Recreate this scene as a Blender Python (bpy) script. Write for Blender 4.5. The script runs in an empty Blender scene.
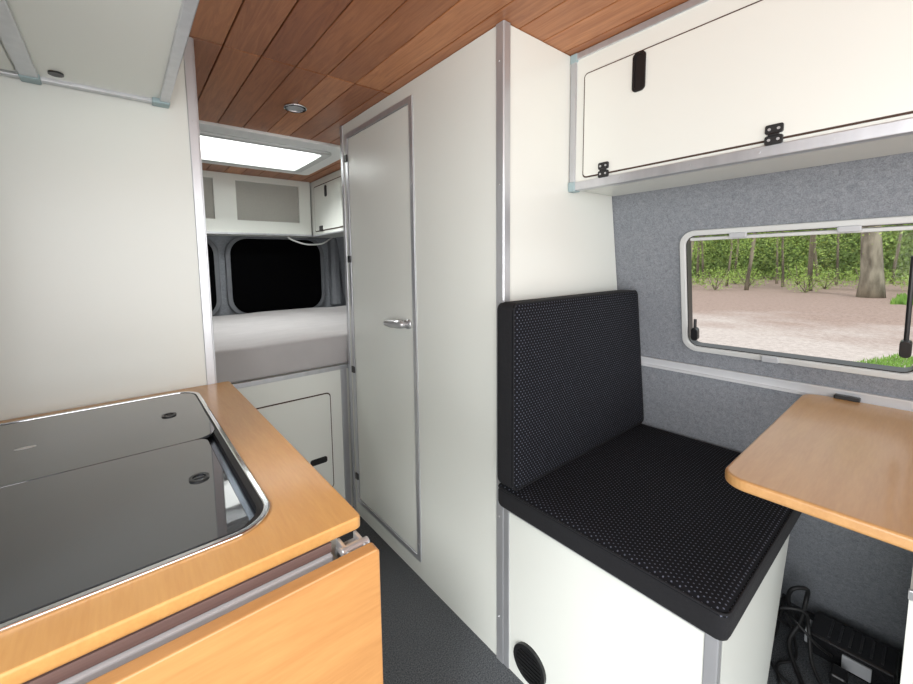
import bpy, bmesh, math, random
from mathutils import Vector, Matrix, noise
H = 1.25
random.seed(3)
scn = bpy.context.scene
COL = scn.collection
WL = {}

# ------------------------------------------------------------------ materials
def lin(c):
    out = []
    for v in c:
        v = v / 255
        out.append(v / 12.92 if v <= .04045 else ((v + .055) / 1.055) ** 2.4)
    return tuple(out) + (1,)

def newmat(name):
    m = bpy.data.materials.new(name)
    m.use_nodes = True
    nt = m.node_tree
    return m, nt, nt.nodes['Principled BSDF']

def N(nt, t, **kw):
    n = nt.nodes.new(t)
    for k, v in kw.items():
        setattr(n, k, v)
    return n

def setin(n, k, v):
    n.inputs[k].default_value = v

def math_(nt, op, a, b=None):
    n = N(nt, 'ShaderNodeMath', operation=op)
    for i, v in enumerate((a, b)):
        if v is None:
            continue
        if isinstance(v, (int, float)):
            n.inputs[i].default_value = v
        else:
            nt.links.new(v, n.inputs[i])
    return n.outputs[0]

def mixc(nt, fac, a, b):
    n = N(nt, 'ShaderNodeMix', data_type='RGBA')
    if isinstance(fac, (int, float)):
        n.inputs[0].default_value = fac
    else:
        nt.links.new(fac, n.inputs[0])
    for i, v in ((6, a), (7, b)):
        if isinstance(v, tuple):
            n.inputs[i].default_value = v
        else:
            nt.links.new(v, n.inputs[i])
    return n.outputs[2]

def noisy(name, c1, c2, rough, scale=20, metal=0, bump=0, stretch=(1, 1, 1), detail=4, coat=0, contrast=None, bdist=.002):
    m, nt, bs = newmat(name)
    tc = N(nt, 'ShaderNodeTexCoord')
    mp = N(nt, 'ShaderNodeMapping')
    setin(mp, 'Scale', stretch)
    nt.links.new(tc.outputs['Object'], mp.inputs[0])
    nz = N(nt, 'ShaderNodeTexNoise')
    setin(nz, 'Scale', scale)
    setin(nz, 'Detail', detail)
    nt.links.new(mp.outputs[0], nz.inputs['Vector'])
    fac = nz.outputs[0]
    if contrast:
        mr = N(nt, 'ShaderNodeMapRange')
        setin(mr, 'From Min', contrast[0])
        setin(mr, 'From Max', contrast[1])
        nt.links.new(fac, mr.inputs[0])
        fac = mr.outputs[0]
    nt.links.new(mixc(nt, fac, lin(c1), lin(c2)), bs.inputs['Base Color'])
    setin(bs, 'Roughness', rough)
    setin(bs, 'Metallic', metal)
    if coat:
        setin(bs, 'Coat Weight', coat)
        setin(bs, 'Coat Roughness', .12)
    if bump:
        b = N(nt, 'ShaderNodeBump')
        setin(b, 'Strength', bump)
        setin(b, 'Distance', bdist)
        nt.links.new(fac, b.inputs['Height'])
        nt.links.new(b.outputs[0], bs.inputs['Normal'])
    return m

PANEL = noisy('panel_white', (226, 229, 222), (230, 233, 226), .25, 3)
PANEL2 = noisy('panel_grey_white', (221, 224, 217), (227, 230, 223), .3, 3)
ALU = noisy('aluminium', (182, 184, 187), (208, 210, 213), .28, 40, metal=.6, stretch=(1, 1, .1))
CHROME = noisy('chrome', (215, 216, 218), (225, 226, 228), .10, 5, metal=1)
SATIN = noisy('satin_metal', (190, 191, 192), (204, 205, 206), .3, 5, metal=.65)
CARPET = noisy('dark_carpet', (50, 53, 57), (104, 108, 111), .95, 260, bump=.5, detail=5, contrast=(.35, .75))
BLACK = noisy('black_plastic', (22, 22, 23), (32, 32, 33), .34, 30)
RUBBER = noisy('black_rubber', (22, 22, 23), (32, 32, 33), .6, 30)
BROWN = noisy('brown_ply_edge', (104, 82, 78), (136, 110, 102), .7, 30, stretch=(.3, 1, 14))
FABRIC = noisy('black_fabric', (14, 15, 18), (24, 25, 29), .95, 220, bump=.4)
SHEET = noisy('mattress_cloth', (168, 165, 165), (186, 183, 182), .9, 6, bump=.4, stretch=(1, 2.5, 1), detail=6, bdist=.015)
WPLAST = noisy('pale_plastic', (192, 194, 192), (202, 204, 202), .45, 8)
WHITE = noisy('white_plastic', (226, 228, 226), (233, 234, 232), .45, 8)
CORNER = noisy('grey_corner_cap', (150, 172, 176), (165, 185, 188), .5, 12)
NET = noisy('grey_net', (160, 159, 152), (182, 181, 173), .9, 260, bump=.4)
DARKGAP = noisy('dark_gap', (58, 40, 32), (82, 58, 46), .8, 40)
STEEL = noisy('steel_tray', (92, 100, 112), (122, 130, 142), .22, 30, metal=.9)
CABLEW = noisy('white_cable', (215, 215, 212), (225, 225, 222), .5, 10)
GREYP = noisy('grey_plastic', (172, 175, 178), (188, 190, 193), .3, 10)
DOORPL = noisy('grey_door_moulding', (92, 95, 100), (112, 115, 119), .6, 30)

def feltmat():
    m, nt, bs = newmat('grey_felt')
    tc = N(nt, 'ShaderNodeTexCoord')
    nz = N(nt, 'ShaderNodeTexNoise'); setin(nz, 'Scale', 90); setin(nz, 'Detail', 8); setin(nz, 'Roughness', .75); setin(nz, 'Distortion', 1.0)
    nt.links.new(tc.outputs['Object'], nz.inputs['Vector'])
    nz2 = N(nt, 'ShaderNodeTexNoise'); setin(nz2, 'Scale', 420); setin(nz2, 'Detail', 3)
    nt.links.new(tc.outputs['Object'], nz2.inputs['Vector'])
    f = math_(nt, 'ADD', math_(nt, 'MULTIPLY', nz.outputs[0], .55), math_(nt, 'MULTIPLY', nz2.outputs[0], .45))
    mr = N(nt, 'ShaderNodeMapRange'); setin(mr, 'From Min', .36); setin(mr, 'From Max', .64)
    nt.links.new(f, mr.inputs[0])
    nt.links.new(mixc(nt, mr.outputs[0], lin((106, 110, 116)), lin((150, 154, 159))), bs.inputs['Base Color'])
    setin(bs, 'Roughness', 1)
    b = N(nt, 'ShaderNodeBump'); setin(b, 'Strength', .5); setin(b, 'Distance', .002)
    nt.links.new(mr.outputs[0], b.inputs['Height']); nt.links.new(b.outputs[0], bs.inputs['Normal'])
    return m
FELT = feltmat()

def plymat(name, base, dark, axis):
    m, nt, bs = newmat(name)
    tc = N(nt, 'ShaderNodeTexCoord')
    mp = N(nt, 'ShaderNodeMapping')
    s = [9, 9, 9]
    s[axis] = .9
    setin(mp, 'Scale', tuple(s))
    nt.links.new(tc.outputs['Object'], mp.inputs[0])
    nz = N(nt, 'ShaderNodeTexNoise')
    setin(nz, 'Scale', 3.0); setin(nz, 'Detail', 8); setin(nz, 'Distortion', 1.2)
    nt.links.new(mp.outputs[0], nz.inputs['Vector'])
    nz2 = N(nt, 'ShaderNodeTexNoise')
    setin(nz2, 'Scale', 30); setin(nz2, 'Detail', 5)
    nt.links.new(mp.outputs[0], nz2.inputs['Vector'])
    f2 = math_(nt, 'MULTIPLY', nz2.outputs[0], .5)
    f = math_(nt, 'ADD', math_(nt, 'MULTIPLY', nz.outputs[0], .7), f2)
    f = math_(nt, 'SUBTRACT', f, .05)
    nt.links.new(mixc(nt, f, lin(dark), lin(base)), bs.inputs['Base Color'])
    setin(bs, 'Roughness', .34)
    setin(bs, 'Coat Weight', .25); setin(bs, 'Coat Roughness', .12)
    return m
PLYX = plymat('birch_ply_grain_x', (202, 152, 94), (158, 106, 58), 0)
PLYY = plymat('birch_ply_grain_y', (212, 164, 100), (182, 128, 70), 1)
PLYT = plymat('birch_ply_table', (206, 162, 106), (174, 126, 74), 0)

def plankmat():
    m, nt, bs = newmat('ceiling_planks')
    g = N(nt, 'ShaderNodeNewGeometry')
    sp = N(nt, 'ShaderNodeSeparateXYZ')
    nt.links.new(g.outputs['Position'], sp.inputs[0])
    idx = math_(nt, 'FLOOR', math_(nt, 'DIVIDE', math_(nt, 'ADD', sp.outputs[0], .36), .108))
    far = math_(nt, 'GREATER_THAN', sp.outputs[1], 1.335)
    wn = N(nt, 'ShaderNodeTexWhiteNoise', noise_dimensions='2D')
    cb = N(nt, 'ShaderNodeCombineXYZ')
    nt.links.new(idx, cb.inputs[0]); nt.links.new(far, cb.inputs[1])
    nt.links.new(cb.outputs[0], wn.inputs['Vector'])
    mp = N(nt, 'ShaderNodeMapping')
    setin(mp, 'Scale', (16, 1.5, 16))
    off = N(nt, 'ShaderNodeVectorMath', operation='ADD')
    nt.links.new(g.outputs['Position'], off.inputs[0])
    cb2 = N(nt, 'ShaderNodeCombineXYZ')
    nt.links.new(math_(nt, 'MULTIPLY', wn.outputs[0], 9), cb2.inputs[1])
    nt.links.new(cb2.outputs[0], off.inputs[1])
    nt.links.new(off.outputs[0], mp.inputs[0])
    nz = N(nt, 'ShaderNodeTexNoise')
    setin(nz, 'Scale', 2.6); setin(nz, 'Detail', 9); setin(nz, 'Distortion', 2.0); setin(nz, 'Roughness', .6)
    nt.links.new(mp.outputs[0], nz.inputs['Vector'])
    c = mixc(nt, wn.outputs[0], lin((122, 70, 42)), lin((166, 104, 64)))
    c2 = mixc(nt, wn.outputs[0], lin((156, 98, 62)), lin((200, 138, 92)))
    mr = N(nt, 'ShaderNodeMapRange')
    setin(mr, 'From Min', .3); setin(mr, 'From Max', .7)
    nt.links.new(nz.outputs[0], mr.inputs[0])
    nt.links.new(mixc(nt, mr.outputs[0], c, c2), bs.inputs['Base Color'])
    setin(bs, 'Roughness', .36)
    return m
PLANK = plankmat()

def dotmat(name, a, b):
    m, nt, bs = newmat(name)
    tc = N(nt, 'ShaderNodeTexCoord')
    sp = N(nt, 'ShaderNodeSeparateXYZ')
    nt.links.new(tc.outputs['Object'], sp.inputs[0])
    u = math_(nt, 'DIVIDE', sp.outputs[a], .0120)
    v = math_(nt, 'DIVIDE', sp.outputs[b], .0078)
    row = math_(nt, 'FLOOR', v)
    par = math_(nt, 'FLOORED_MODULO', row, 2.0)
    u = math_(nt, 'ADD', u, math_(nt, 'MULTIPLY', par, .5))
    fu = math_(nt, 'SUBTRACT', math_(nt, 'FRACT', u), .5)
    fv = math_(nt, 'SUBTRACT', math_(nt, 'FRACT', v), .5)
    d = math_(nt, 'ADD', math_(nt, 'MULTIPLY', math_(nt, 'POWER', math_(nt, 'ABSOLUTE', fu), 2.0), 2.6),
              math_(nt, 'POWER', math_(nt, 'ABSOLUTE', fv), 2.0))
    dot = math_(nt, 'LESS_THAN', d, .045)
    nz = N(nt, 'ShaderNodeTexNoise'); setin(nz, 'Scale', 60)
    nt.links.new(tc.outputs['Object'], nz.inputs['Vector'])
    dc = mixc(nt, nz.outputs[0], lin((62, 65, 76)), lin((112, 116, 130)))
    nt.links.new(mixc(nt, dot, lin((14, 15, 20)), dc), bs.inputs['Base Color'])
    setin(bs, 'Roughness', .9)
    setin(bs, 'Specular IOR Level', .25)
    bp = N(nt, 'ShaderNodeBump')
    setin(bp, 'Strength', .2); setin(bp, 'Distance', .001)
    nt.links.new(dot, bp.inputs['Height']); nt.links.new(bp.outputs[0], bs.inputs['Normal'])
    return m
DOT_BACK = dotmat('dotted_fabric_upright', 0, 2)
DOT_SEAT = dotmat('dotted_fabric_flat', 0, 1)

def simple(name, c, rough, **kw):
    m, nt, bs = newmat(name)
    tc = N(nt, 'ShaderNodeTexCoord')
    nz = N(nt, 'ShaderNodeTexNoise')
    setin(nz, 'Scale', 4)
    nt.links.new(tc.outputs['Object'], nz.inputs['Vector'])
    c2 = tuple(min(255, int(v * 1.06 + 1)) for v in c)
    nt.links.new(mixc(nt, nz.outputs[0], lin(c), lin(c2)), bs.inputs['Base Color'])
    setin(bs, 'Roughness', rough)
    for k, v in kw.items():
        setin(bs, k.replace('_', ' '), v)
    return m
HOBGLASS = simple('smoked_glass_lid', (54, 57, 60), .04, Coat_Weight=1.0, Coat_Roughness=.02)
BLACKOUT = simple('blackout_window', (2, 2, 3), .9, Specular_IOR_Level=.05)

def panemat():
    m = bpy.data.materials.new('clear_pane')
    m.use_nodes = True
    nt = m.node_tree
    nt.nodes.clear()
    o = N(nt, 'ShaderNodeOutputMaterial')
    t = N(nt, 'ShaderNodeBsdfTransparent')
    setin(t, 'Color', (.95, .96, .95, 1))
    g = N(nt, 'ShaderNodeBsdfGlossy')
    setin(g, 'Roughness', .02)
    mx = N(nt, 'ShaderNodeMixShader')
    fr = N(nt, 'ShaderNodeFresnel')
    setin(fr, 'IOR', 1.15)
    nt.links.new(fr.outputs[0], mx.inputs[0])
    nt.links.new(t.outputs[0], mx.inputs[1]); nt.links.new(g.outputs[0], mx.inputs[2])
    nt.links.new(mx.outputs[0], o.inputs[0])
    return m
PANE = panemat()

# ------------------------------------------------------------------ builders
def mk(name, bm, mats, parent=None, bevel=0, smooth=False, label=None, cat=None, kind=None, seg=2, matfn=None, recalc=True):
    if recalc:
        bmesh.ops.recalc_face_normals(bm, faces=bm.faces[:])
    for v in bm.verts:
        v.co.z += H
    xs = [v.co.x for v in bm.verts]; ys = [v.co.y for v in bm.verts]; zs = [v.co.z for v in bm.verts]
    org = Vector(((min(xs) + max(xs)) / 2, (min(ys) + max(ys)) / 2, min(zs)))
    for v in bm.verts:
        v.co -= org
    if smooth:
        for f in bm.faces:
            f.smooth = True
    if matfn:
        for f in bm.faces:
            f.material_index = matfn(f)
    me = bpy.data.meshes.new(name)
    bm.to_mesh(me)
    bm.free()
    if not isinstance(mats, (list, tuple)):
        mats = [mats]
    for m in mats:
        me.materials.append(m)
    ob = bpy.data.objects.new(name, me)
    COL.objects.link(ob)
    ob.location = org
    WL[ob.name] = org.copy()
    if parent:
        ob.parent = parent
        ob.matrix_parent_inverse = Matrix.Translation(-WL[parent.name])
    if bevel:
        b = ob.modifiers.new('bevel', 'BEVEL')
        b.width = bevel; b.segments = seg; b.limit_method = 'ANGLE'
    if label:
        ob['label'] = label
    if cat:
        ob['category'] = cat
    if kind:
        ob['kind'] = kind
    return ob

def thing(name, label, cat, loc):
    e = bpy.data.objects.new(name, None)
    e.empty_display_size = .05
    COL.objects.link(e)
    e.location = (loc[0], loc[1], loc[2] + H)
    WL[e.name] = Vector(e.location)
    e['label'] = label
    e['category'] = cat
    return e

def box(bm, x0, x1, y0, y1, z0, z1):
    vs = [bm.verts.new((x, y, z)) for z in (z0, z1) for y in (y0, y1) for x in (x0, x1)]
    for f in ((0, 1, 3, 2), (4, 5, 7, 6), (0, 1, 5, 4), (2, 3, 7, 6), (0, 2, 6, 4), (1, 3, 7, 5)):
        bm.faces.new([vs[i] for i in f])

def bx(*boxes):
    bm = bmesh.new()
    for b in boxes:
        box(bm, *b)
    return bm

def rr(a0, a1, b0, b1, r, n=7):
    pts = []
    for (ca, cb, s) in ((a1 - r, b1 - r, 0), (a0 + r, b1 - r, 1), (a0 + r, b0 + r, 2), (a1 - r, b0 + r, 3)):
        for i in range(n + 1):
            t = math.pi / 2 * (s + i / n)
            pts.append((ca + r * math.cos(t), cb + r * math.sin(t)))
    return pts

def circ(ca, cb, r, n=28):
    return [(ca + r * math.cos(2 * math.pi * i / n), cb + r * math.sin(2 * math.pi * i / n)) for i in range(n)]

def prism(bm, loop, d0, d1, fn):
    A = [bm.verts.new(fn(a, b, d0)) for a, b in loop]
    B = [bm.verts.new(fn(a, b, d1)) for a, b in loop]
    n = len(loop)
    bm.faces.new(A); bm.faces.new(B[::-1])
    for i in range(n):
        bm.faces.new((A[i], A[(i + 1) % n], B[(i + 1) % n], B[i]))

def ring(bm, outer, inner, d0, d1, fn):
    n = len(outer)
    L = [[bm.verts.new(fn(a, b, d)) for a, b in lp] for lp, d in ((outer, d0), (outer, d1), (inner, d1), (inner, d0))]
    for k in range(4):
        P, Q = L[k], L[(k + 1) % 4]
        for i in range(n):
            j = (i + 1) % n
            bm.faces.new((P[i], P[j], Q[j], Q[i]))

XY = lambda a, b, d: (a, b, d)
XZ = lambda a, b, d: (a, d, b)      # depth is y
YZ = lambda a, b, d: (d, a, b)      # depth is x

def tube(bm, pts, r, seg=8, loop=False):
    pts = [Vector(p) for p in pts]
    rs = r if isinstance(r, (list, tuple)) else [r] * len(pts)
    rings = []
    up = Vector((0, 0, 1))
    prev = None
    n = len(pts)
    for i, p in enumerate(pts):
        if loop:
            t = (pts[(i + 1) % n] - pts[i - 1]).normalized()
        else:
            t = (pts[min(i + 1, n - 1)] - pts[max(i - 1, 0)]).normalized()
        if prev is None:
            a = t.cross(up)
            if a.length < .1:
                a = t.cross(Vector((1, 0, 0)))
            a.normalize()
        else:
            a = (prev - t * prev.dot(t)).normalized()
        prev = a
        b = t.cross(a)
        rings.append([bm.verts.new(p + (a * math.cos(2 * math.pi * k / seg) + b * math.sin(2 * math.pi * k / seg)) * rs[i]) for k in range(seg)])
    for i in range(len(rings) - (0 if loop else 1)):
        R2 = rings[(i + 1) % n]
        for k in range(seg):
            j = (k + 1) % seg
            bm.faces.new((rings[i][k], rings[i][j], R2[j], R2[k]))
    if not loop:
        bm.faces.new(rings[0]); bm.faces.new(rings[-1][::-1])

def smoothpts(pts, n=8):
    pts = [Vector(p) for p in pts]
    out = []
    for i in range(len(pts) - 1):
        p0 = pts[max(i - 1, 0)]; p1 = pts[i]; p2 = pts[i + 1]; p3 = pts[min(i + 2, len(pts) - 1)]
        for k in range(n):
            t = k / n
            out.append(.5 * ((2 * p1) + (-p0 + p2) * t + (2 * p0 - 5 * p1 + 4 * p2 - p3) * t * t + (-p0 + 3 * p1 - 3 * p2 + p3) * t ** 3))
    out.append(pts[-1])
    return out

def rcube(x0, x1, y0, y1, z0, z1, r, n=28, bulge=(0, 0, 0), wob=0, wscale=3):
    bm = bmesh.new()
    bmesh.ops.create_cube(bm, size=2)
    bmesh.ops.subdivide_edges(bm, edges=bm.edges[:], cuts=n, use_grid_fill=True)
    c = Vector(((x0 + x1) / 2, (y0 + y1) / 2, (z0 + z1) / 2))
    h = Vector(((x1 - x0) / 2, (y1 - y0) / 2, (z1 - z0) / 2))
    for v in bm.verts:
        p = Vector([math.copysign(abs(t) ** .6, t) for t in v.co])
        t = Vector((p.x * h.x, p.y * h.y, p.z * h.z))
        i = Vector([max(-(h[k] - r), min(h[k] - r, t[k])) for k in range(3)])
        d = t - i
        q = i + (d.normalized() * r if d.length > 1e-9 else d)
        for k in range(3):
            if bulge[k]:
                o = [j for j in range(3) if j != k]
                w = (1 - (q[o[0]] / h[o[0]]) ** 4) * (1 - (q[o[1]] / h[o[1]]) ** 4)
                q[k] += bulge[k] * w * (q[k] / h[k])
        v.co = c + q
        if wob:
            v.co.z += wob * noise.noise(v.co * wscale) * (1 if q.z > 0 else .0)
            v.co.y += wob * .6 * noise.noise(v.co * wscale * 1.5 + Vector((7, 3, 1))) * (1 if abs(q.y) > h.y * .8 else 0)
    return bm

def wallx(z):
    return 1.507 - .17 * z if z > -.65 else 1.6175 + (-.65 - z) * .40

def screw(parent, p, axis, r=.004):
    bm = bmesh.new()
    fn = {'x': YZ, 'y': XZ, 'z': XY}[axis]
    a, b, d = {'x': (p[1], p[2], p[0]), 'y': (p[0], p[2], p[1]), 'z': (p[0], p[1], p[2])}[axis]
    prism(bm, circ(a, b, r, 10), d, d - .002, fn)
    return mk('screw', bm, SATIN, parent, label='small metal screw head')

# ------------------------------------------------------------------ room shell
YB, YF = 3.22, -1.6
bm = bx((-.42, 1.93, YF, YB + .1, -1.30, -1.25))
mk('floor', bm, CARPET, label='dark grey speckled floor carpet', cat='floor', kind='structure')

FY0, FY1, FZ0, FZ1 = .010, .550, -.314, .095
WY0, WY1, WZ0, WZ1 = FY0 + .0145, FY1 - .0145, FZ0 + .0145, FZ1 - .0145
bm = bmesh.new()
ysb = [YF, WY0, WY1, YB]
zsb = [.66, WZ1, WZ0, -.65, -1.25]
grid = [[bm.verts.new((wallx(z), y, z)) for y in ysb] for z in zsb]
for i in range(4):
    for j in range(3):
        if i == 1 and j == 1:
            continue
        bm.faces.new((grid[i][j], grid[i][j + 1], grid[i + 1][j + 1], grid[i + 1][j]))
for f in bm.faces:
    f.normal_update()
    if f.normal.x > 0:
        f.normal_flip()
wr = mk('wall_right', bm, FELT, label='side wall lined with mottled grey felt', cat='wall', kind='structure', recalc=False)
s = wr.modifiers.new('thick', 'SOLIDIFY'); s.thickness = .035; s.offset = -1

bm = bx((-.38, -.34, .46, YB, -1.25, .66))
mk('wall_left', bm, FELT, label='side wall lined with grey felt', cat='wall', kind='structure')
bm = bx((-.38, 1.86, YB, YB + .04, -1.25, .66))
mk('wall_rear', bm, FELT, label='rear door wall lined with grey felt', cat='wall', kind='structure')

SX0, SX1, SY0, SY1 = .28, .96, 2.18, 2.64
bm = bmesh.new()
x = -.36
while x < 1.42:
    xe = min(x + .108, 1.42)
    segs = [(YF, 1.332), (1.338, YB)]
    out = []
    for (a, b) in segs:
        if xe > SX0 and x < SX1 and b > SY0:
            out.append((x, xe, a, SY0 - .01)); out.append((x, xe, SY1 + .01, b))
            if x < SX0 - .002:
                out.append((x, SX0 - .005, SY0 - .01, SY1 + .01))
            if xe > SX1 + .002:
                out.append((SX1 + .005, xe, SY0 - .01, SY1 + .01))
        else:
            out.append((x, xe, a, b))
    for (xa, xb, ya, yb) in out:
        box(bm, xa + .0018, xb - .0018, ya, yb, .650, .662)
    x += .108
ceil = mk('ceiling', bm, PLANK, bevel=.002, label='ceiling of reddish brown varnished wooden boards', cat='ceiling', kind='structure')
bm = bx((-.38, 1.45, YF, SY0, .662, .70), (-.38, 1.45, SY1, YB + .04, .662, .70), (-.38, SX0, SY0, SY1, .662, .70), (SX1, 1.45, SY0, SY1, .662, .70))
mk('ceiling_backing', bm, DARKGAP, ceil)

sky = thing('skylight', 'white framed roof hatch letting in daylight above the bed', 'skylight', (.62, 2.41, .64))
bm = bmesh.new()
ring(bm, rr(.13, 1.10, 2.04, 2.78, .03), rr(SX0, SX1, SY0, SY1, .03), .636, .652, XY)
mk('frame', bm, WHITE, sky, bevel=.004)
bm = bmesh.new()
ring(bm, rr(SX0 - .045, SX1 + .045, SY0 - .04, SY1 + .04, .04), rr(SX0 + .002, SX1 - .002, SY0 + .002, SY1 - .002, .03), .622, .638, XY)
mk('inner_lip', bm, WPLAST, sky, bevel=.005)
bm = bmesh.new()
ring(bm, rr(SX0 - .012, SX1 + .012, SY0 - .008, SY1 + .008, .03), rr(SX0 + .004, SX1 - .004, SY0 + .004, SY1 - .004, .03), .645, .80, XY)
mk('hatch_lining', bm, WHITE, sky)
bm = bmesh.new()
prism(bm, rr(SX0 - .012, SX1 + .012, SY0 - .008, SY1 + .008, .03), .801, .805, XY)
mk('pane', bm, PANE, sky)

sp = thing('ceiling_spotlight', 'small round recessed spotlight with chrome rim', 'lamp', (.617, 1.66, .64))
bm = bmesh.new()
ring(bm, circ(.617, 1.66, .046), circ(.617, 1.66, .032), .641, .650, XY)
mk('rim', bm, CHROME, sp, bevel=.003)
bm = bmesh.new()
prism(bm, circ(.617, 1.66, .032), .645, .650, XY)
mk('lens', bm, GREYP, sp)

# ------------------------------------------------------------------ window in right wall
def Wn(y, z, off):
    return (wallx(z) - off * .986, y, z - off * .168)
win = thing('window_1', 'rounded hinged acrylic side window in a pale frame', 'window', (1.54, .29, -.30))
win['kind'] = 'structure'
def inset(k, r):
    return rr(FY0 + k, FY1 - k, FZ0 + k, FZ1 - k, r)
bm = bmesh.new()
ring(bm, inset(.001, .045), inset(.0180, .031), -.004, .010, Wn)
mk('frame', bm, WPLAST, win, bevel=.003)
bm = bmesh.new()
ring(bm, inset(.0155, .033), inset(.0205, .028), -.034, .001, Wn)
mk('rubber_seal', bm, BLACK, win)
bm = bmesh.new()
prism(bm, inset(.017, .03), -.033, -.030, Wn)
mk('pane', bm, PANE, win)
bm = bmesh.new()
prism(bm, rr(FY0 + .03, FY1 - .03, .060, .070, .003), -.012, .002, Wn)
mk('blind_bar', bm, WPLAST, win, bevel=.002)
for yy in (.39, .16):
    bm = bmesh.new()
    prism(bm, rr(yy - .022, yy + .022, .064, .080, .005), .006, .015, Wn)
    mk('catch', bm, GREYP, win, bevel=.003)
bm = bmesh.new()
prism(bm, rr(.290, .330, -.312, -.294, .004), .008, .020, Wn)
mk('catch', bm, GREYP, win, bevel=.003)
for yy, zb_, zt in ((.508, -.262, -.20), (.052, -.24, .0)):
    bm = bmesh.new()
    tube(bm, [Wn(yy, zb_, .004), Wn(yy, zb_ + .012, .012), Wn(yy, zt, .006)], .005, 8)
    prism(bm, rr(yy - .010, yy + .010, zb_ - .010, zb_ + .034, .0095), .0, .020, Wn)
    mk('window_stay', bm, BLACK, win, bevel=.002, label='black window stay arm')

# ------------------------------------------------------------------ bathroom cubicle
BX, BY0, BY1 = .87, .77, 1.767
bath = thing('bathroom_cubicle', 'floor to ceiling white panelled cubicle with narrow door', 'cubicle', (1.15, 1.27, -1.25))
bm = bmesh.new()
zsl = [.648, 0, -.65, -1.25]
A = [bm.verts.new((wallx(z) - .004, BY0, z)) for z in zsl]
B2 = [bm.verts.new((BX + .004, BY0, z)) for z in zsl]
C = [bm.verts.new((wallx(z) - .004, BY0 + .016, z)) for z in zsl]
D = [bm.verts.new((BX + .004, BY0 + .016, z)) for z in zsl]
for i in range(3):
    bm.faces.new((A[i], A[i + 1], B2[i + 1], B2[i])); bm.faces.new((C[i], C[i + 1], D[i + 1], D[i]))
    bm.faces.new((A[i], A[i + 1], C[i + 1], C[i])); bm.faces.new((B2[i], B2[i + 1], D[i + 1], D[i]))
bm.faces.new((A[0], B2[0], D[0], C[0])); bm.faces.new((A[3], B2[3], D[3], C[3]))
mk('end_panel', bm, PANEL, bath)
DY0, DY1, DZ0, DZ1 = 1.203, 1.71, -1.165, .587
bm = bx((BX, BX + .016, BY0 + .02, DY0, -1.25, .648), (BX, BX + .016, DY1, BY1, -1.25, .648),
        (BX, BX + .016, DY0, DY1, DZ1, .648), (BX, BX + .016, DY0, DY1, -1.25, DZ0))
mk('side_panel', bm, PANEL, bath)
bm = bx((BX, wallx(.65) - .01, BY1 - .016, BY1, -1.25, .648))
mk('back_panel', bm, PANEL, bath)
bm = bmesh.new()
prism(bm, [(BX - .005, BY0 + .022), (BX - .005, BY0 - .003), (BX - .002, BY0 - .006), (BX + .022, BY0 - .006), (BX + .022, BY0 + .001), (BX + .001, BY0 + .001), (BX + .001, BY0 + .022)], -1.25, .648, XY)
mk('corner_profile', bm, ALU, bath)
bm = bx((BX - .005, BX + .012, BY1 - .020, BY1 + .004, -1.25, .648))
mk('corner_profile', bm, ALU, bath, bevel=.002)
bm = bmesh.new()
ring(bm, rr(DY0 - .012, DY1 + .012, DZ0 - .012, DZ1 + .012, .004, 2), rr(DY0 + .010, DY1 - .010, DZ0 + .010, DZ1 - .010, .004, 2), BX - .006, BX + .002, YZ)
mk('door_frame', bm, ALU, bath, bevel=.0015)
bm = bx((BX - .002, BX + .014, DY0 + .012, DY1 - .012, DZ0 + .012, DZ1 - .012))
door = mk('door', bm, PANEL, bath, bevel=.002)
bm = bmesh.new()
prism(bm, rr(1.222, 1.262, -.246, -.210, .016, 6), BX - .010, BX - .001, YZ)
tube(bm, [(BX - .008, 1.244, -.228), (BX - .034, 1.248, -.228)], .011, 14)
hp = smoothpts([(BX - .030, 1.232, -.227), (BX - .036, 1.265, -.227), (BX - .038, 1.31, -.229), (BX - .034, 1.365, -.233)], 5)
tube(bm, hp, [.007, .012, .015] + [.017] * 4 + [.016] * 5 + [.014, .013, .011, .006], 14)
mk('handle', bm, SATIN, door, smooth=True, label='satin metal door lever')
for zz in (.49, .03, -.50, -1.04):
    bm = bmesh.new()
    box(bm, BX - .012, BX - .004, DY1 - .012, DY1 + .014, zz - .016, zz + .016)
    mk('hinge', bm, BLACK, door, bevel=.003, label='small black door hinge')
for k in range(8):
    z = DZ0 + .06 + k * (DZ1 - DZ0 - .12) / 7
    screw(bath, (BX - .006, DY0, z), 'x', .0035)
for k in range(6):
    screw(bath, (BX - .005, BY0 + .012, -1.1 + k * .33), 'x', .003)

# ------------------------------------------------------------------ left partition
part = thing('partition_panel', 'tall white board with aluminium edge at the end of the worktop', 'partition', (-.06, 1.35, -1.25))
bm = bx((-.338, .196, 1.337, 1.353, -1.25, .648))
mk('board', bm, PANEL, part)
bm = bx((.184, .208, 1.332, 1.357, -1.25, .648), (.190, .212, 1.335, 1.354, -1.25, .648))
mk('edge_profile', bm, ALU, part, bevel=.002)
for zz in (.42, .20, -.02, -.24):
    screw(part, (.196, 1.332, zz), 'y', .0035)

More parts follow.
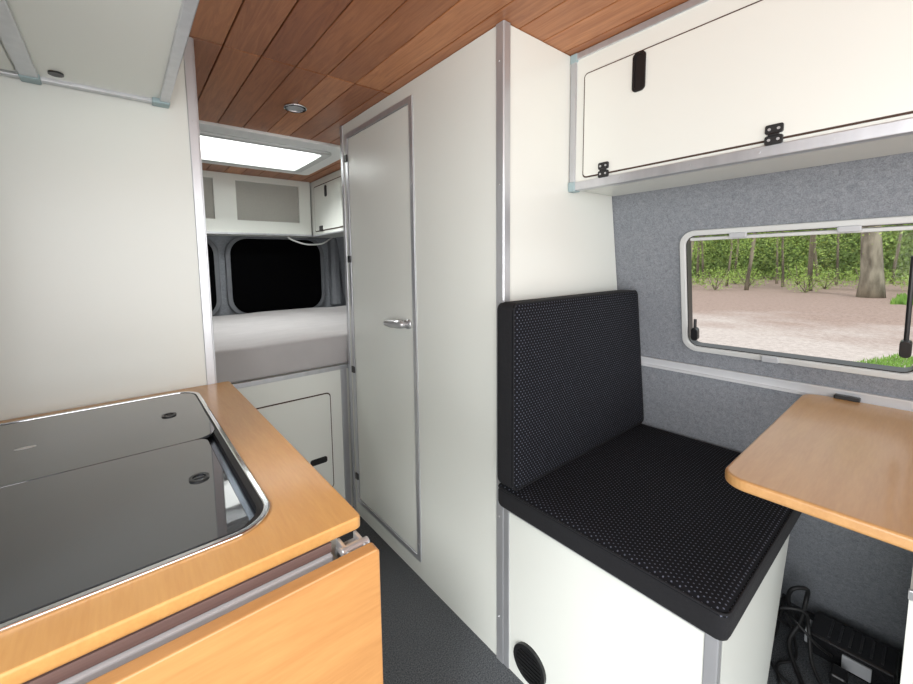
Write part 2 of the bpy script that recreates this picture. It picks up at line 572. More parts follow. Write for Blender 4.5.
# ------------------------------------------------------------------ overhead cabinets
oc = thing('overhead_cabinet', 'long white wall cabinet with flap door above the window', 'cabinet', (1.32, .1, .235))
CX, CYE = 1.19, -1.0
def prof(name, bm, parent, m=None, bevel=.002):
    return mk(name, bm, m or ALU, parent, bevel=bevel)
def slantbox(bm, x0, y0, y1, z0, z1, gap=.004, xb=None, xt=None):
    xb = xb or wallx(z0) - gap
    xt = xt or wallx(z1) - gap
    vs = [bm.verts.new(p) for p in ((x0, y0, z0), (x0, y0, z1), (xt, y0, z1), (xb, y0, z0),
                                    (x0, y1, z0), (x0, y1, z1), (xt, y1, z1), (xb, y1, z0))]
    for f in ((0, 1, 2, 3), (4, 5, 6, 7), (0, 1, 5, 4), (1, 2, 6, 5), (2, 3, 7, 6), (3, 0, 4, 7)):
        bm.faces.new([vs[i] for i in f])
bm = bmesh.new()
slantbox(bm, CX, CYE, .765, .236, .640)
mk('body', bm, PANEL, oc)
prof('bottom_profile', bx((CX - .004, CX + .022, CYE, .766, .228, .236), (CX - .007, CX + .001, CYE, .766, .228, .254)), oc)
prof('top_profile', bx((CX - .006, CX + .006, CYE, .766, .628, .648)), oc)
prof('end_profile', bx((CX - .006, CX + .004, .748, .767, .254, .628)), oc)
mk('corner_cap', bx((CX - .010, CX + .024, .745, .769, .225, .256)), CORNER, oc, bevel=.003)
mk('corner_cap', bx((CX - .008, CX + .012, .745, .769, .622, .649)), CORNER, oc, bevel=.003)
OY0, OY1, OZ0, OZ1 = -.25, .722, .262, .577
bm = bmesh.new()
prism(bm, rr(OY0, OY1, OZ0, OZ1, .012, 4), CX - .003, CX + .002, YZ)
mk('door_gap', bm, DARKGAP, oc)
bm = bmesh.new()
prism(bm, rr(OY0 + .004, OY1 - .004, OZ0 + .004, OZ1 - .004, .010, 4), CX - .006, CX + .002, YZ)
od = mk('door', bm, PANEL, oc, bevel=.001)
bm = bmesh.new()
ring(bm, rr(.537, .572, .468, .572, .012), rr(.543, .566, .474, .566, .008), CX - .010, CX - .004, YZ)
prism(bm, rr(.543, .566, .474, .566, .008), CX - .007, CX - .004, YZ)
mk('latch', bm, BLACK, od, label='black finger latch')
def butterfly(yy, zz, xx, parent, w=.016, h=.011):
    bm = bmesh.new()
    prism(bm, rr(yy - w, yy + w, zz - 2 * h, zz - .002, .004, 3), xx - .004, xx + .002, YZ)
    prism(bm, rr(yy - w, yy + w, zz + .002, zz + 2 * h, .004, 3), xx - .004, xx + .002, YZ)
    tube(bm, [(xx - .003, yy - w * .6, zz), (xx - .003, yy + w * .6, zz)], .004, 8)
    hg = mk('hinge', bm, BLACK, parent, bevel=.001, label='black hinge plate with four screws')
    bm = bmesh.new()
    for a in (-1, 1):
        for b in (-1, 1):
            prism(bm, circ(yy + a * w * .5, zz + b * h * 1.05, .0030, 10), xx - .0055, xx - .0035, YZ)
    mk('hinge_screws', bm, SATIN, hg)
for yy in (.650, .255):
    butterfly(yy, .274, CX - .008, od)
for yy, zz in ((.757, .52), (.757, .36)):
    screw(oc, (CX - .006, yy, zz), 'x', .003)
for yy in (.60, .42, .28, .16):
    screw(oc, (CX - .007, yy, .241), 'x', .0028)

oc2 = thing('overhead_cabinet', 'white cabinet above the worktop with aluminium edges', 'cabinet', (-.1, .9, .447))
X2 = .130
bm = bx((-.335, X2, .50, 1.330, .452, .645))
mk('body', bm, PANEL, oc2)
prof('edge_profile', bx((X2 - .014, X2 + .008, .50, 1.332, .444, .476)), oc2)
prof('rear_profile', bx((-.335, X2 - .014, 1.312, 1.333, .444, .454)), oc2)
prof('middle_profile', bx((-.150, -.118, .50, 1.312, .442, .454)), oc2)
prof('front_profile', bx((-.335, X2 - .014, .50, .52, .444, .454)), oc2)
mk('corner_cap', bx((X2 - .030, X2 + .010, 1.300, 1.335, .440, .472)), CORNER, oc2, bevel=.003)
mk('corner_cap', bx((-.152, -.116, 1.298, 1.334, .439, .455)), CORNER, oc2, bevel=.003)
bm = bmesh.new()
prism(bm, circ(-.085, 1.27, .014), .448, .4525, XY)
mk('cable_grommet', bm, BLACK, oc2)
bm = bx((-.335, -.155, .52, 1.30, .447, .4525))
mk('underside_board', bm, PANEL2, oc2, bevel=.002)

# ------------------------------------------------------------------ kitchen
WTZ = -.35
kit = thing('kitchen_cabinet', 'white kitchen base cabinet with aluminium top edge', 'cabinet', (-.05, .9, -1.25))
mk('body', bx((-.335, .214, .492, 1.330, -1.25, -.374)), PANEL, kit)
mk('edge_strip', bx((-.335, .200, .480, .492, -.384, -.371)), BROWN, kit)
prof('top_profile', bx((-.335, .200, .474, .492, -.402, -.385)), kit, m=GREYP)
mk('drawer_front', bx((-.330, .200, .484, .492, -.60, -.408)), PANEL2, kit)
wt = thing('worktop', 'honey birch plywood worktop with rounded edges', 'worktop', (-.05, .9, -.37))
bm = bmesh.new()
HX0, HX1, HY0, HY1 = -.31, .152, .535, 1.292
ring(bm, rr(-.338, .246, .478, 1.334, .008, 7), rr(HX0 + .012, HX1 - .012, HY0 + .012, HY1 - .012, .05, 7), -.368, WTZ, XY)
mk('slab', bm, PLYY, wt, bevel=.003, seg=3)

hob = thing('sink_cooker_unit', 'inset sink and cooker with smoked glass lids in steel rim', 'cooker', (-.08, .92, -.37))
bm = bmesh.new()
ring(bm, rr(HX0, HX1, HY0, HY1, .060, 9), rr(HX0 + .009, HX1 - .009, HY0 + .009, HY1 - .009, .051, 9), WTZ - .0005, WTZ + .005, XY)
mk('rim', bm, CHROME, hob, bevel=.002, seg=3)
bm = bmesh.new()
ring(bm, rr(HX0 + .0125, HX1 - .0125, HY0 + .0125, HY1 - .0125, .048, 9), rr(HX0 + .018, HX1 - .018, HY0 + .018, HY1 - .018, .042, 9), WTZ - .020, WTZ - .0005, XY)
ring(bm, rr(HX0 + .008, HX1 - .008, HY0 + .008, HY1 - .008, .051, 9), rr(HX0 + .018, HX1 - .018, HY0 + .018, HY1 - .018, .042, 9), WTZ - .0002, WTZ + .002, XY)
mk('gasket', bm, RUBBER, hob)
bm = bmesh.new()
prism(bm, rr(HX0 + .017, HX1 - .017, HY0 + .017, HY1 - .017, .042, 9), WTZ - .020, WTZ - .010, XY)
mk('tray', bm, STEEL, hob)
GX1 = HX1 - .012
bm = bmesh.new()
prism(bm, rr(HX0 + .014, GX1, .9065, HY1 - .012, .044, 9), WTZ - .003, WTZ + .003, XY)
lid1 = mk('glass_lid', bm, HOBGLASS, hob, bevel=.0012)
bm = bmesh.new()
prism(bm, rr(HX0 + .014, GX1 - .022, HY0 + .014, .905, .020, 5), WTZ - .003, WTZ + .003, XY)
lid2 = mk('glass_lid', bm, HOBGLASS, hob, bevel=.0012)
for (kx, ky, ld) in ((.068, 1.10, lid1), (.080, .732, lid2)):
    bm = bmesh.new()
    ring(bm, circ(kx, ky, .015), circ(kx, ky, .010), WTZ + .003, WTZ + .0055, XY)
    prism(bm, rr(kx - .008, kx + .008, ky - .002, ky + .002, .0015, 2), WTZ + .0032, WTZ + .0045, XY)
    mk('lid_knob', bm, BLACK, ld)
    bm = bmesh.new()
    prism(bm, circ(kx, ky, .010), WTZ + .003, WTZ + .0035, XY)
    mk('lid_knob_centre', bm, STEEL, ld)
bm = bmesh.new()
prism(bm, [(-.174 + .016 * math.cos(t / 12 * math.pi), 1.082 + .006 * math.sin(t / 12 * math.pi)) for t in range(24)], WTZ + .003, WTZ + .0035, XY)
mk('oval_mark', bm, WHITE, lid1, label='tiny white oval mark on the glass')  # plain white oval laid on the far lid

flap = thing('drop_leaf', 'birch plywood fold-down worktop extension hanging beside the cabinet', 'folding table', (0, .43, -.93))
bm = bmesh.new()
prism(bm, rr(-.26, .243, -.93, -.366, .006, 4), .425, .443, XZ)
mk('leaf', bm, PLYX, flap, bevel=.002)
bm = bmesh.new()
box(bm, .208, .238, .443, .490, -.400, -.386)
box(bm, .208, .213, .443, .482, -.400, -.370)
box(bm, .233, .238, .443, .482, -.400, -.370)
tube(bm, [(.203, .456, -.374), (.243, .456, -.374)], .0065, 12)
tube(bm, [(.206, .468, -.380), (.241, .468, -.380)], .005, 12)
mk('folding_bracket', bm, SATIN, flap, bevel=.0015, label='chunky steel folding bracket')

# ------------------------------------------------------------------ bench
bs_ = thing('bench_base', 'white panelled bench box with aluminium corners and round vent', 'bench', (1.2, .5, -1.25))
bm = bmesh.new()
slantbox(bm, BX, .228, .762, -1.25, -.718, xb=1.29, xt=1.51)
mk('body', bm, PANEL, bs_)
prof('corner_profile', bx((BX - .004, BX + .020, .222, .246, -1.25, -.718)), bs_)
prof('corner_profile', bx((BX - .004, BX + .006, .744, .764, -1.25, -.718)), bs_)
prof('top_profile', bx((BX - .004, BX + .006, .246, .744, -.736, -.718)), bs_)
prof('top_profile', bx((BX + .020, 1.50, .222, .232, -.736, -.718)), bs_)
bm = bmesh.new()
ring(bm, circ(.665, -1.165, .055, 32), circ(.665, -1.165, .044, 32), BX - .010, BX, YZ)
prism(bm, circ(.665, -1.165, .045, 32), BX - .004, BX, YZ)
for k in range(-3, 4):
    w = math.sqrt(max(0, .044 ** 2 - (k * .012) ** 2))
    box(bm, BX - .008, BX - .003, .665 - w, .665 + w, -1.165 + k * .012 - .002, -1.165 + k * .012 + .002)
mk('air_vent', bm, BLACK, bs_, label='round black air vent grille')
for yy in (.70, .50, .30):
    screw(bs_, (BX - .004, yy, -.727), 'x', .003)
sb = thing('opposing_bench', 'opposing white bench base, cut short to let light under the table', 'storage box', (1.55, -.2, -1.25))  # opposing bench, shortened so door light reaches the charger under the table
bm = bmesh.new()
slantbox(bm, 1.30, -.50, .006, -1.25, -.716, .006)
mk('body', bm, PANEL, sb)
prof('top_profile', bx((1.296, 1.306, -.50, .008, -.736, -.714)), sb)

def lean(bm, xlim):
    for v in bm.verts:
        if v.co.x > xlim:
            v.co.x += (wallx(v.co.z) - wallx(-.11)) * min(1, (v.co.x - xlim) / .3)
bm = rcube(.828, 1.605, .200, .762, -.711, -.642, .020, 34, (0, 0, .006))
seat = mk('seat_cushion', bm, [FABRIC, DOT_SEAT], smooth=True, label='black bench seat cushion with light dotted weave top', cat='cushion',
   matfn=lambda f: 1 if f.normal.z > .4 else 0)
bm = bmesh.new()
tube(bm, [(a, b, -.6485) for a, b in rr(.830, 1.603, .202, .760, .018, 5)], .0024, 6, loop=True)
mk('piping', bm, FABRIC, seat, smooth=True)
bm = rcube(.820, 1.512, .684, .758, -.634, -.108, .020, 34, (0, .006, 0))
lean(bm, 1.2)
back = mk('backrest_cushion', bm, [FABRIC, DOT_BACK], smooth=True, label='black upright backrest cushion with light dotted weave front', cat='cushion',
   matfn=lambda f: 1 if f.normal.y < -.4 else 0)
bm = bmesh.new()
tube(bm, [(a, .6905, b) for a, b in rr(.822, 1.510, -.632, -.110, .018, 5)], .0024, 6, loop=True)
lean(bm, 1.2)
mk('piping', bm, FABRIC, back, smooth=True)

# ------------------------------------------------------------------ table and rail
rail = thing('wall_rail', 'aluminium mounting rail along the felt wall', 'rail', (1.56, .2, -.41))
bm = bmesh.new()
def Rl(y, z, off):
    return (wallx(z) - off, y, z)
for (za, zb, o) in ((-.364, -.370, .014), (-.370, -.392, .007), (-.392, -.400, .014)):
    vs = [bm.verts.new(Rl(y, z, oo)) for y in (-.9, .755) for z in (za, zb) for oo in (0.001, o)]
    for f in ((0, 1, 3, 2), (4, 5, 7, 6), (0, 1, 5, 4), (2, 3, 7, 6), (0, 2, 6, 4), (1, 3, 7, 5)):
        bm.faces.new([vs[i] for i in f])
mk('profile', bm, noisy('rail_metal', (206, 208, 210), (218, 220, 222), .35, 20, metal=.2), rail)
tab = thing('table', 'birch plywood table top with rounded corner on wall rail', 'table', (1.2, -.1, -.42))
bm = bmesh.new()
prism(bm, rr(.842, 1.553, -.45, .230, .040, 8), -.409, -.388, XY)
mk('tabletop', bm, PLYT, tab, bevel=.005, seg=3)
mk('hook_bracket', bx((1.540, 1.562, .12, .17, -.390, -.378)), BLACK, tab, bevel=.003)

# ------------------------------------------------------------------ charger & cables
ch = thing('battery_charger', 'slim black glossy power charger box by the wall', 'charger', (1.71, .1, -1.25))
bm = bmesh.new()
box(bm, 1.655, 1.775, .012, .195, -1.248, -1.178)
mk('case', bm, noisy('charger_case', (26, 26, 28), (36, 36, 38), .22, 30), ch, bevel=.008, seg=3)
bm = bmesh.new()
for k in range(6):
    box(bm, 1.672, 1.758, .040 + k * .022, .045 + k * .022, -1.180, -1.175)
mk('cooling_fins', bm, noisy('charger_fins', (40, 41, 43), (54, 55, 57), .35, 30), ch)
mk('terminal_block', bx((1.680, 1.740, .195, .207, -1.240, -1.195)), GREYP, ch, bevel=.003)
mk('socket_plate', bx((1.649, 1.656, .06, .12, -1.236, -1.196)), GREYP, ch, bevel=.001)
def cable(pts, r, lab, m=RUBBER, name='power_cable'):
    bm = bmesh.new()
    tube(bm, smoothpts(pts, 7), r, 8)
    return mk(name, bm, m, smooth=True, label=lab, cat='cable')
cable([(1.705, .212, -1.21), (1.69, .235, -1.17), (1.67, .25, -1.12), (1.66, .24, -1.07), (1.68, .21, -1.06), (1.69, .21, -1.10), (1.65, .215, -1.16), (1.60, .23, -1.21), (1.54, .20, -1.242), (1.46, .15, -1.243), (1.42, .06, -1.243)], .006,
      'black cable looping up beside the charger')
cable([(1.64, .035, -1.235), (1.58, .05, -1.243), (1.50, .10, -1.243), (1.47, .20, -1.243), (1.54, .27, -1.243), (1.64, .27, -1.235), (1.72, .27, -1.19), (1.70, .265, -1.13)], .005,
      'black cable lying on the carpet by the wall')
cable([(1.70, .214, -1.225), (1.66, .25, -1.20), (1.60, .27, -1.14), (1.57, .25, -1.09), (1.59, .20, -1.08), (1.61, .19, -1.14), (1.56, .17, -1.21), (1.50, .12, -1.236), (1.45, .03, -1.243)], .005,
      'black cable coiled in front of the charger')
cable([(1.64, .14, -1.21), (1.60, .17, -1.17), (1.60, .22, -1.13), (1.65, .25, -1.15), (1.66, .23, -1.22), (1.58, .21, -1.238), (1.52, .24, -1.243), (1.45, .22, -1.243)], .004,
      'thin black cable bunched beside the charger')
pl = thing('power_adapter', 'small black plug adapter lying beside the charger', 'adapter', (1.57, .13, -1.25))
mk('case', bx((1.555, 1.605, .100, .135, -1.237, -1.20)), BLACK, pl, bevel=.006)
mk('plug_base', bx((1.565, 1.595, .105, .13, -1.249, -1.237)), RUBBER, pl, bevel=.002)

# ------------------------------------------------------------------ bed
bed = thing('bed_base', 'white bed platform with cupboard door under the mattress', 'bed', (.6, 2.4, -1.25))
BDY = 1.80
mk('front_panel', bx((-.335, 1.55, BDY, BDY + .016, -1.25, -.50)), PANEL, bed)
mk('platform', bx((-.335, 1.55, BDY, 3.18, -.50, -.490)), PANEL2, bed)
prof('front_profile', bx((-.335, 1.55, BDY - .006, BDY + .004, -.512, -.490)), bed)
prof('side_profile', bx((.835, .866, BDY - .006, BDY, -1.25, -.512)), bed)
bm = bmesh.new(); prism(bm, rr(.400, .778, -1.105, -.615, .02, 4), BDY - .003, BDY + .002, XZ)
mk('door_gap', bm, DARKGAP, bed)
bm = bmesh.new(); prism(bm, rr(.405, .773, -1.10, -.62, .018, 4), BDY - .006, BDY + .002, XZ)
bd = mk('door', bm, PANEL, bed, bevel=.001)
bm = bmesh.new(); prism(bm, rr(.660, .745, -.958, -.928, .01, 4), BDY - .010, BDY - .004, XZ)
mk('latch', bm, BLACK, bd, label='black finger latch')
bm = rcube(-.32, 1.54, 1.797, 3.14, -.489, -.338, .018, 44, (0, 0, 0), wob=.009, wscale=5)
mk('mattress', bm, SHEET, smooth=True, label='mattress in a light grey fitted sheet on the platform', cat='mattress')

# ------------------------------------------------------------------ rear cabinets
rc = thing('rear_cabinet', 'white cabinet with netted recesses across the rear above the bed', 'cabinet', (.5, 3.1, .232))
fy = 3.04
bm = bx((-.335, 1.215, fy, fy + .014, .232, .333), (-.335, 1.215, fy, fy + .014, .605, .648),
        (-.335, .10, fy, fy + .014, .333, .605), (.54, .68, fy, fy + .014, .333, .605), (1.125, 1.215, fy, fy + .014, .333, .605))
mk('face_board', bm, PANEL, rc)
mk('body', bx((-.335, 1.215, fy + .014, 3.215, .232, .245), (-.335, 1.215, fy + .06, 3.215, .245, .648)), PANEL2, rc)
mk('net', bx((.10, .54, fy + .016, fy + .020, .333, .605)), NET, rc)
mk('net', bx((.68, 1.125, fy + .016, fy + .020, .333, .605)), NET, rc)
prof('bottom_profile', bx((-.335, 1.215, fy - .004, fy + .002, .232, .246)), rc)
sc = thing('side_cabinet', 'white wall cabinet with flap door beside the bed', 'cabinet', (1.35, 2.4, .232))
bm = bmesh.new(); slantbox(bm, 1.225, 1.79, 3.215, .236, .645)
mk('body', bm, PANEL, sc)
bm = bmesh.new(); prism(bm, rr(2.30, 2.98, .262, .60, .015, 4), 1.222, 1.227, YZ)
mk('door_gap', bm, DARKGAP, sc)
bm = bmesh.new(); prism(bm, rr(2.306, 2.974, .268, .594, .014, 4), 1.220, 1.227, YZ)
sd = mk('door', bm, PANEL, sc, bevel=.001)
bm = bmesh.new(); prism(bm, rr(2.74, 2.775, .50, .58, .014, 4), 1.216, 1.221, YZ)
mk('latch', bm, BLACK, sd)
for yy in (2.86, 2.42):
    bm = bmesh.new(); prism(bm, rr(yy - .03, yy + .03, .26, .30, .005, 3), 1.216, 1.221, YZ)
    mk('hinge', bm, BLACK, sd)
prof('bottom_profile', bx((1.219, 1.240, 1.79, 3.20, .230, .240)), sc)

for i, (a, b) in enumerate(((.645, 1.345), (-.24, .545))):
    w = thing('window_%d' % (i + 2), 'rear door window blacked out with a dark cover', 'window', ((a + b) / 2, 3.2, -.33))
    w['kind'] = 'structure'
    bm = bmesh.new(); ring(bm, rr(a - .030, b + .030, -.370, .235, .14, 8), rr(a + .03, b - .03, -.315, .185, .11, 8), 3.192, 3.219, XZ)
    mk('frame', bm, DOORPL, w, bevel=.006)
    bm = bmesh.new(); prism(bm, rr(a + .004, b - .004, -.346, .214, .12, 8), 3.186, 3.212, XZ)
    mk('cover', bm, BLACKOUT, w, bevel=.005)
pil = thing('door_pillar', 'moulded grey post beside the rear door window', 'pillar', (1.45, 3.16, -.34))
bm = bmesh.new()
prism(bm, [(1.42, 3.218), (1.42, 3.16), (1.45, 3.14), (1.49, 3.14), (1.50, 3.218)], -.33, .23, XY)
mk('moulding', bm, DOORPL, pil, bevel=.006)
cable([(1.02, 3.03, .226), (1.06, 3.03, .20), (1.16, 3.02, .17), (1.28, 3.02, .175), (1.36, 3.05, .21), (1.40, 3.08, .228)], .006,
      'thin white cable sagging below the rear cabinet', CABLEW, 'lamp_cable')

# ------------------------------------------------------------------ outdoors
GZ = -1.9
def groundmat():
    m, nt, bs = newmat('gravel_yard')
    g = N(nt, 'ShaderNodeNewGeometry')
    spx = N(nt, 'ShaderNodeSeparateXYZ'); nt.links.new(g.outputs['Position'], spx.inputs[0])
    nz = N(nt, 'ShaderNodeTexNoise'); setin(nz, 'Scale', 9); setin(nz, 'Detail', 10); setin(nz, 'Roughness', .8)
    nt.links.new(g.outputs['Position'], nz.inputs['Vector'])
    nz2 = N(nt, 'ShaderNodeTexNoise'); setin(nz2, 'Scale', .4); setin(nz2, 'Detail', 6)
    nt.links.new(g.outputs['Position'], nz2.inputs['Vector'])
    mr = N(nt, 'ShaderNodeMapRange'); setin(mr, 'From Min', .3); setin(mr, 'From Max', .7)
    nt.links.new(nz.outputs[0], mr.inputs[0])
    grav = mixc(nt, mr.outputs[0], lin((164, 149, 141)), lin((214, 201, 193)))
    lit = mixc(nt, mr.outputs[0], lin((122, 98, 86)), lin((186, 162, 150)))
    d = math_(nt, 'ADD', spx.outputs[0], math_(nt, 'MULTIPLY', nz2.outputs[0], 14.0))
    st = N(nt, 'ShaderNodeMapRange'); setin(st, 'From Min', 20.0); setin(st, 'From Max', 25)
    nt.links.new(d, st.inputs[0])
    nt.links.new(mixc(nt, st.outputs[0], grav, lit), bs.inputs['Base Color'])
    setin(bs, 'Roughness', 1)
    return m
bm = bx((-60, 90, -60, 60, GZ - .1, GZ))
mk('ground', bm, groundmat(), label='pale gravel yard with leaf litter towards the wood', cat='ground', kind='structure')

def leafmat(name, c1, c2, c3):
    m, nt, bs = newmat(name)
    g = N(nt, 'ShaderNodeNewGeometry')
    nz = N(nt, 'ShaderNodeTexNoise'); setin(nz, 'Scale', .45); setin(nz, 'Detail', 3)
    nt.links.new(g.outputs['Position'], nz.inputs['Vector'])
    mr = N(nt, 'ShaderNodeMapRange'); setin(mr, 'From Min', .38); setin(mr, 'From Max', .62)
    nt.links.new(nz.outputs[0], mr.inputs[0])
    a = mixc(nt, g.outputs['Random Per Island'], lin(c1), lin(c2))
    nt.links.new(mixc(nt, mr.outputs[0], a, lin(c3)), bs.inputs['Base Color'])
    setin(bs, 'Roughness', .8)
    return m
LEAF1 = leafmat('leaves_bright', (124, 156, 66), (184, 204, 114), (152, 178, 88))
LEAF2 = leafmat('leaves_dark', (74, 96, 50), (166, 186, 102), (128, 154, 80))
GRASS = noisy('grass_blades', (96, 140, 52), (146, 180, 84), .8, 3)
BARK = noisy('bark', (84, 76, 64), (146, 136, 118), .95, 2.2, stretch=(1, 1, .25), bump=.6, contrast=(.35, .65))
BARKL = noisy('pale_bark', (94, 86, 74), (160, 152, 134), .95, 3, stretch=(1, 1, .3), bump=.8, contrast=(.35, .65), detail=8)
def leaves(bm, n, fn, size):
    for _ in range(n):
        c = fn()
        a = Vector((random.uniform(-1, 1), random.uniform(-1, 1), random.uniform(-1, 1))).normalized()
        b = a.cross(Vector((random.uniform(-1, 1), random.uniform(-1, 1), random.uniform(-1, 1)))).normalized()
        s = size * random.uniform(.6, 1.3)
        bm.faces.new([bm.verts.new(c + a * s), bm.verts.new(c + b * s * .55), bm.verts.new(c - a * s), bm.verts.new(c - b * s * .55)])
def ell(c, rx, ry, rz):
    def f():
        while True:
            p = Vector((random.uniform(-1, 1), random.uniform(-1, 1), random.uniform(-1, 1)))
            if p.length < 1:
                return Vector((c[0] + p.x * rx, c[1] + p.y * ry, c[2] + p.z * rz))
    return f
def maketree(x, y, r, hgt, lab, nleaf=900, bark=BARK):
    t = thing('tree', lab, 'tree', (x, y, GZ))
    bm = bmesh.new()
    pts = [(x + .12 * math.sin(k * .7 + x), y + .10 * math.sin(k * .9 + y * 2), GZ - .05 + hgt * k / 10) for k in range(11)]
    rs = [r * (1.2 if k == 0 else 1.0 - k * .07) for k in range(11)]
    tube(bm, pts, rs, 12)
    for k in range(6):
        z = GZ + hgt * (.35 + .1 * k); an = k * 2.1
        tube(bm, [(x, y, z), (x + .8 * math.cos(an), y + .8 * math.sin(an), z + .6), (x + 1.4 * math.cos(an), y + 1.4 * math.sin(an), z + 1.3)], [r * .35, r * .22, r * .08], 6)
    mk('trunk', bm, bark, t, smooth=True)
    bm = bmesh.new()
    leaves(bm, nleaf, ell((x, y, GZ + hgt * .8), 1.1, 1.1, hgt * .26), .12)
    leaves(bm, int(nleaf * .45), ell((x, y, GZ + hgt * .34), 1.15, 1.15, hgt * .17), .06)
    mk('foliage', bm, LEAF1, t)
    return t, list(t.children)
maketree(27.5, 2.2, .40, 11, 'broad old tree with rough grey bark', bark=BARKL)
t0, parts0 = maketree(30, 7.2, .10, 10, 'slender woodland tree with dark bark', 800)
t0['group'] = 'woodland trees'
TREES = [(28.5, 9.9), (31, 4.7), (34.5, 6.6), (33.5, 9.2), (35.0, 2.8), (38.5, 4.6), (37, 12.2), (38.5, 7.7), (30.2, 12.8), (31, -1.0),
         (42.5, 11.2), (42.5, 6.2), (42, 2.2), (43, 14.8), (36, -1.4), (40.2, 9.6), (35.4, 11.4)]
def copy_thing(src, parts, loc, scale, rot):
    c = src.copy()
    COL.objects.link(c)
    c.location = loc; c.scale = scale; c.rotation_euler = (0, 0, rot)
    for p in parts:
        q = p.copy()
        COL.objects.link(q)
        inv = p.matrix_parent_inverse.copy()
        q.parent = c
        q.matrix_parent_inverse = inv
    return c
for (x, y) in TREES:
    s_ = random.uniform(.6, 1.2)
    copy_thing(t0, parts0, (x, y, t0.location.z), (s_, s_, random.uniform(.8, 1.2)), random.uniform(0, 6.28))
def shrub():
    X0, Y0 = 29.0, 8.6
    t = thing('shrub', 'leafy green shrub at the edge of the wood', 'shrub', (X0, Y0, GZ))
    bm = bmesh.new()
    for k in range(7):
        an = k * .9
        tube(bm, [(X0, Y0, GZ - .02), (X0 + .3 * math.cos(an), Y0 + .3 * math.sin(an), GZ + .5), (X0 + .6 * math.cos(an), Y0 + .6 * math.sin(an), GZ + 1.1)], [.03, .02, .01], 5)
    mk('branches', bm, BARK, t)
    bm = bmesh.new()
    leaves(bm, 700, ell((X0, Y0, GZ + .7), 1.2, 1.2, .7), .05)
    mk('foliage', bm, LEAF1, t)
    return t
s0 = shrub(); s0['group'] = 'shrubs at the wood edge'
sp0 = list(s0.children)
for (x, y, s_) in ((32.6, 7.9, 1.0), (29.8, .5, .8), (33.4, 4.4, 1.1), (36.6, 9.6, 1.2), (31.6, 11, .8), (37, 6.2, 1.0), (33.2, .9, 1.0), (33, 2.7, .9), (29.4, 4.6, .7)):
    copy_thing(s0, sp0, (x, y, s0.location.z), (s_ * random.uniform(.9, 1.3), s_, s_ * random.uniform(.5, 1.3)), random.uniform(0, 6))
bm = bmesh.new()
leaves(bm, 42000, lambda: Vector((random.uniform(45, 60), random.uniform(-6, 24), GZ + random.uniform(0, 1) ** 1.1 * 9)), .17)
mk('woodland_undergrowth', bm, LEAF2, label='dense green woodland foliage behind the trees', cat='foliage', kind='stuff')
bm = bmesh.new()
hv = [[bm.verts.new((61 + i * 3, -30 + j * 5, GZ + [0, 7, 13, 16][i] + 1.2 * noise.noise(Vector((i * 1.7, j * .6, 0))) * (i > 0))) for j in range(16)] for i in range(4)]
for i in range(3):
    for j in range(15):
        bm.faces.new((hv[i][j], hv[i][j + 1], hv[i + 1][j + 1], hv[i + 1][j]))
mk('wooded_bank', bm, leafmat('bank_green', (78, 98, 58), (128, 150, 86), (100, 122, 70)), smooth=True, label='steep green wooded bank behind the trees', cat='hillside', kind='structure')
bm = bmesh.new()
for _ in range(11000):
    if random.random() < .6:
        x, y = random.uniform(8.5, 11.6), random.uniform(-.8, 1.5)
        if (x - 8.5) / 3.1 > 1 - max(0, y - .5) * 1.0: continue
    else:
        x, y = random.uniform(24, 28.5), random.uniform(-3, 1.3)
    h = random.uniform(.03, .09); w = .012 if x < 15 else .04
    if x > 15: h *= 3
    an = random.uniform(0, 6.28); dx, dy = w * math.cos(an), w * math.sin(an)
    lx, ly = random.uniform(-.03, .03), random.uniform(-.03, .03)
    bm.faces.new([bm.verts.new((x - dx, y - dy, GZ)), bm.verts.new((x + dx, y + dy, GZ)), bm.verts.new((x + lx, y + ly, GZ + h))])
mk('grass', bm, GRASS, label='fresh green grass beside the gravel', cat='grass', kind='stuff')

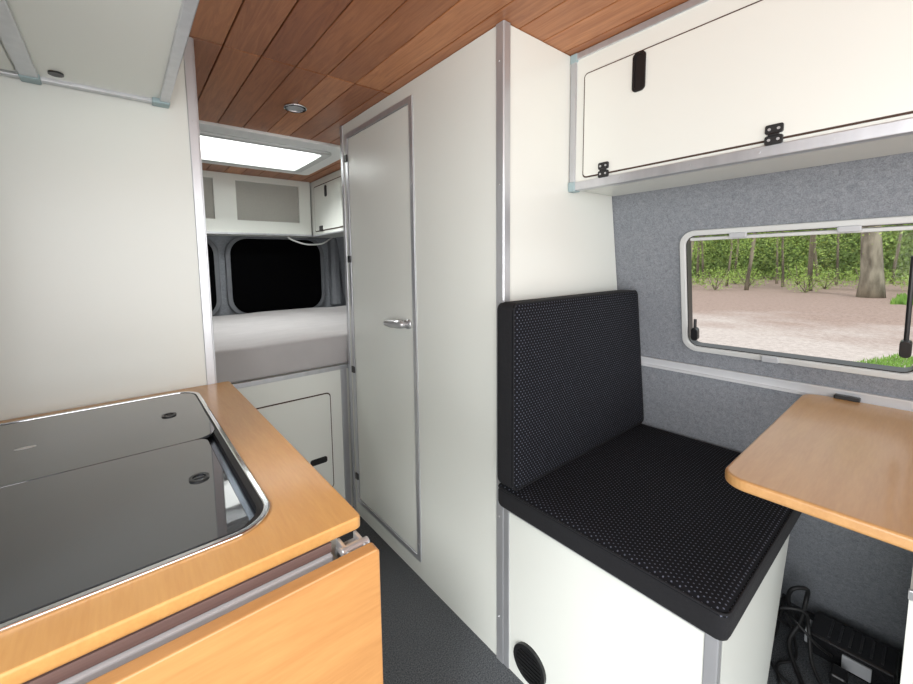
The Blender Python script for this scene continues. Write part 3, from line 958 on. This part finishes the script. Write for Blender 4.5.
# ------------------------------------------------------------------ lights
w = bpy.data.worlds.new('World'); scn.world = w
w.use_nodes = True
nt = w.node_tree
bg = nt.nodes['Background']
g = N(nt, 'ShaderNodeTexCoord'); sp_ = N(nt, 'ShaderNodeSeparateXYZ')
nt.links.new(g.outputs['Generated'], sp_.inputs[0])
mr = N(nt, 'ShaderNodeMapRange'); setin(mr, 'From Min', 0.0); setin(mr, 'From Max', .6)
nt.links.new(sp_.outputs[2], mr.inputs[0])
nt.links.new(mixc(nt, mr.outputs[0], (.97, .98, 1, 1), (.90, .94, 1, 1)), bg.inputs[0])
bg.inputs[1].default_value = 1.5
def area(name, loc, target, sx, sy, power, col=(.98, .99, 1)):
    l = bpy.data.lights.new(name, 'AREA'); l.shape = 'RECTANGLE'; l.size = sx; l.size_y = sy; l.energy = power; l.color = col
    o = bpy.data.objects.new(name, l); COL.objects.link(o)
    o.location = (loc[0], loc[1], loc[2] + H)
    d = Vector(target) - Vector(loc)
    o.rotation_euler = d.to_track_quat('-Z', 'Y').to_euler()
    return o
area('cab_daylight', (.3, -1.9, .0), (.1, 1, -.2), 1.7, 1.3, 25)
area('door_daylight', (-.80, -.45, -.25), (1, .35, -.25), 1.5, 1.7, 37)
area('hatch_daylight', (.62, 2.41, 1.0), (.62, 2.41, 0), .9, .7, 38, (.99, .99, 1))
sl = bpy.data.lights.new('sun', 'SUN'); sl.energy = 1.8; sl.angle = .2
so = bpy.data.objects.new('sun', sl); COL.objects.link(so); so.rotation_euler = (math.radians(25), math.radians(-40), 0)

# ------------------------------------------------------------------ camera
cam = bpy.data.cameras.new('camera')
co = bpy.data.objects.new('camera', cam); COL.objects.link(co)
f = Vector((.6018, .7931, -.0944)).normalized()
r = Vector((.7954, -.6058, -.0180)); r = (r - f * r.dot(f)).normalized()
u = r.cross(f)
co.matrix_world = Matrix(((r.x, u.x, -f.x, 0), (r.y, u.y, -f.y, 0), (r.z, u.z, -f.z, H), (0, 0, 0, 1)))
cam.sensor_width = 36
cam.lens = 398 / 913 * 36
cam.shift_x = 32.5 / 913
cam.shift_y = -40 / 913
cam.clip_start = .02; cam.clip_end = 300
scn.camera = co
scn.view_settings.view_transform = 'Standard'
scn.view_settings.look = 'None'
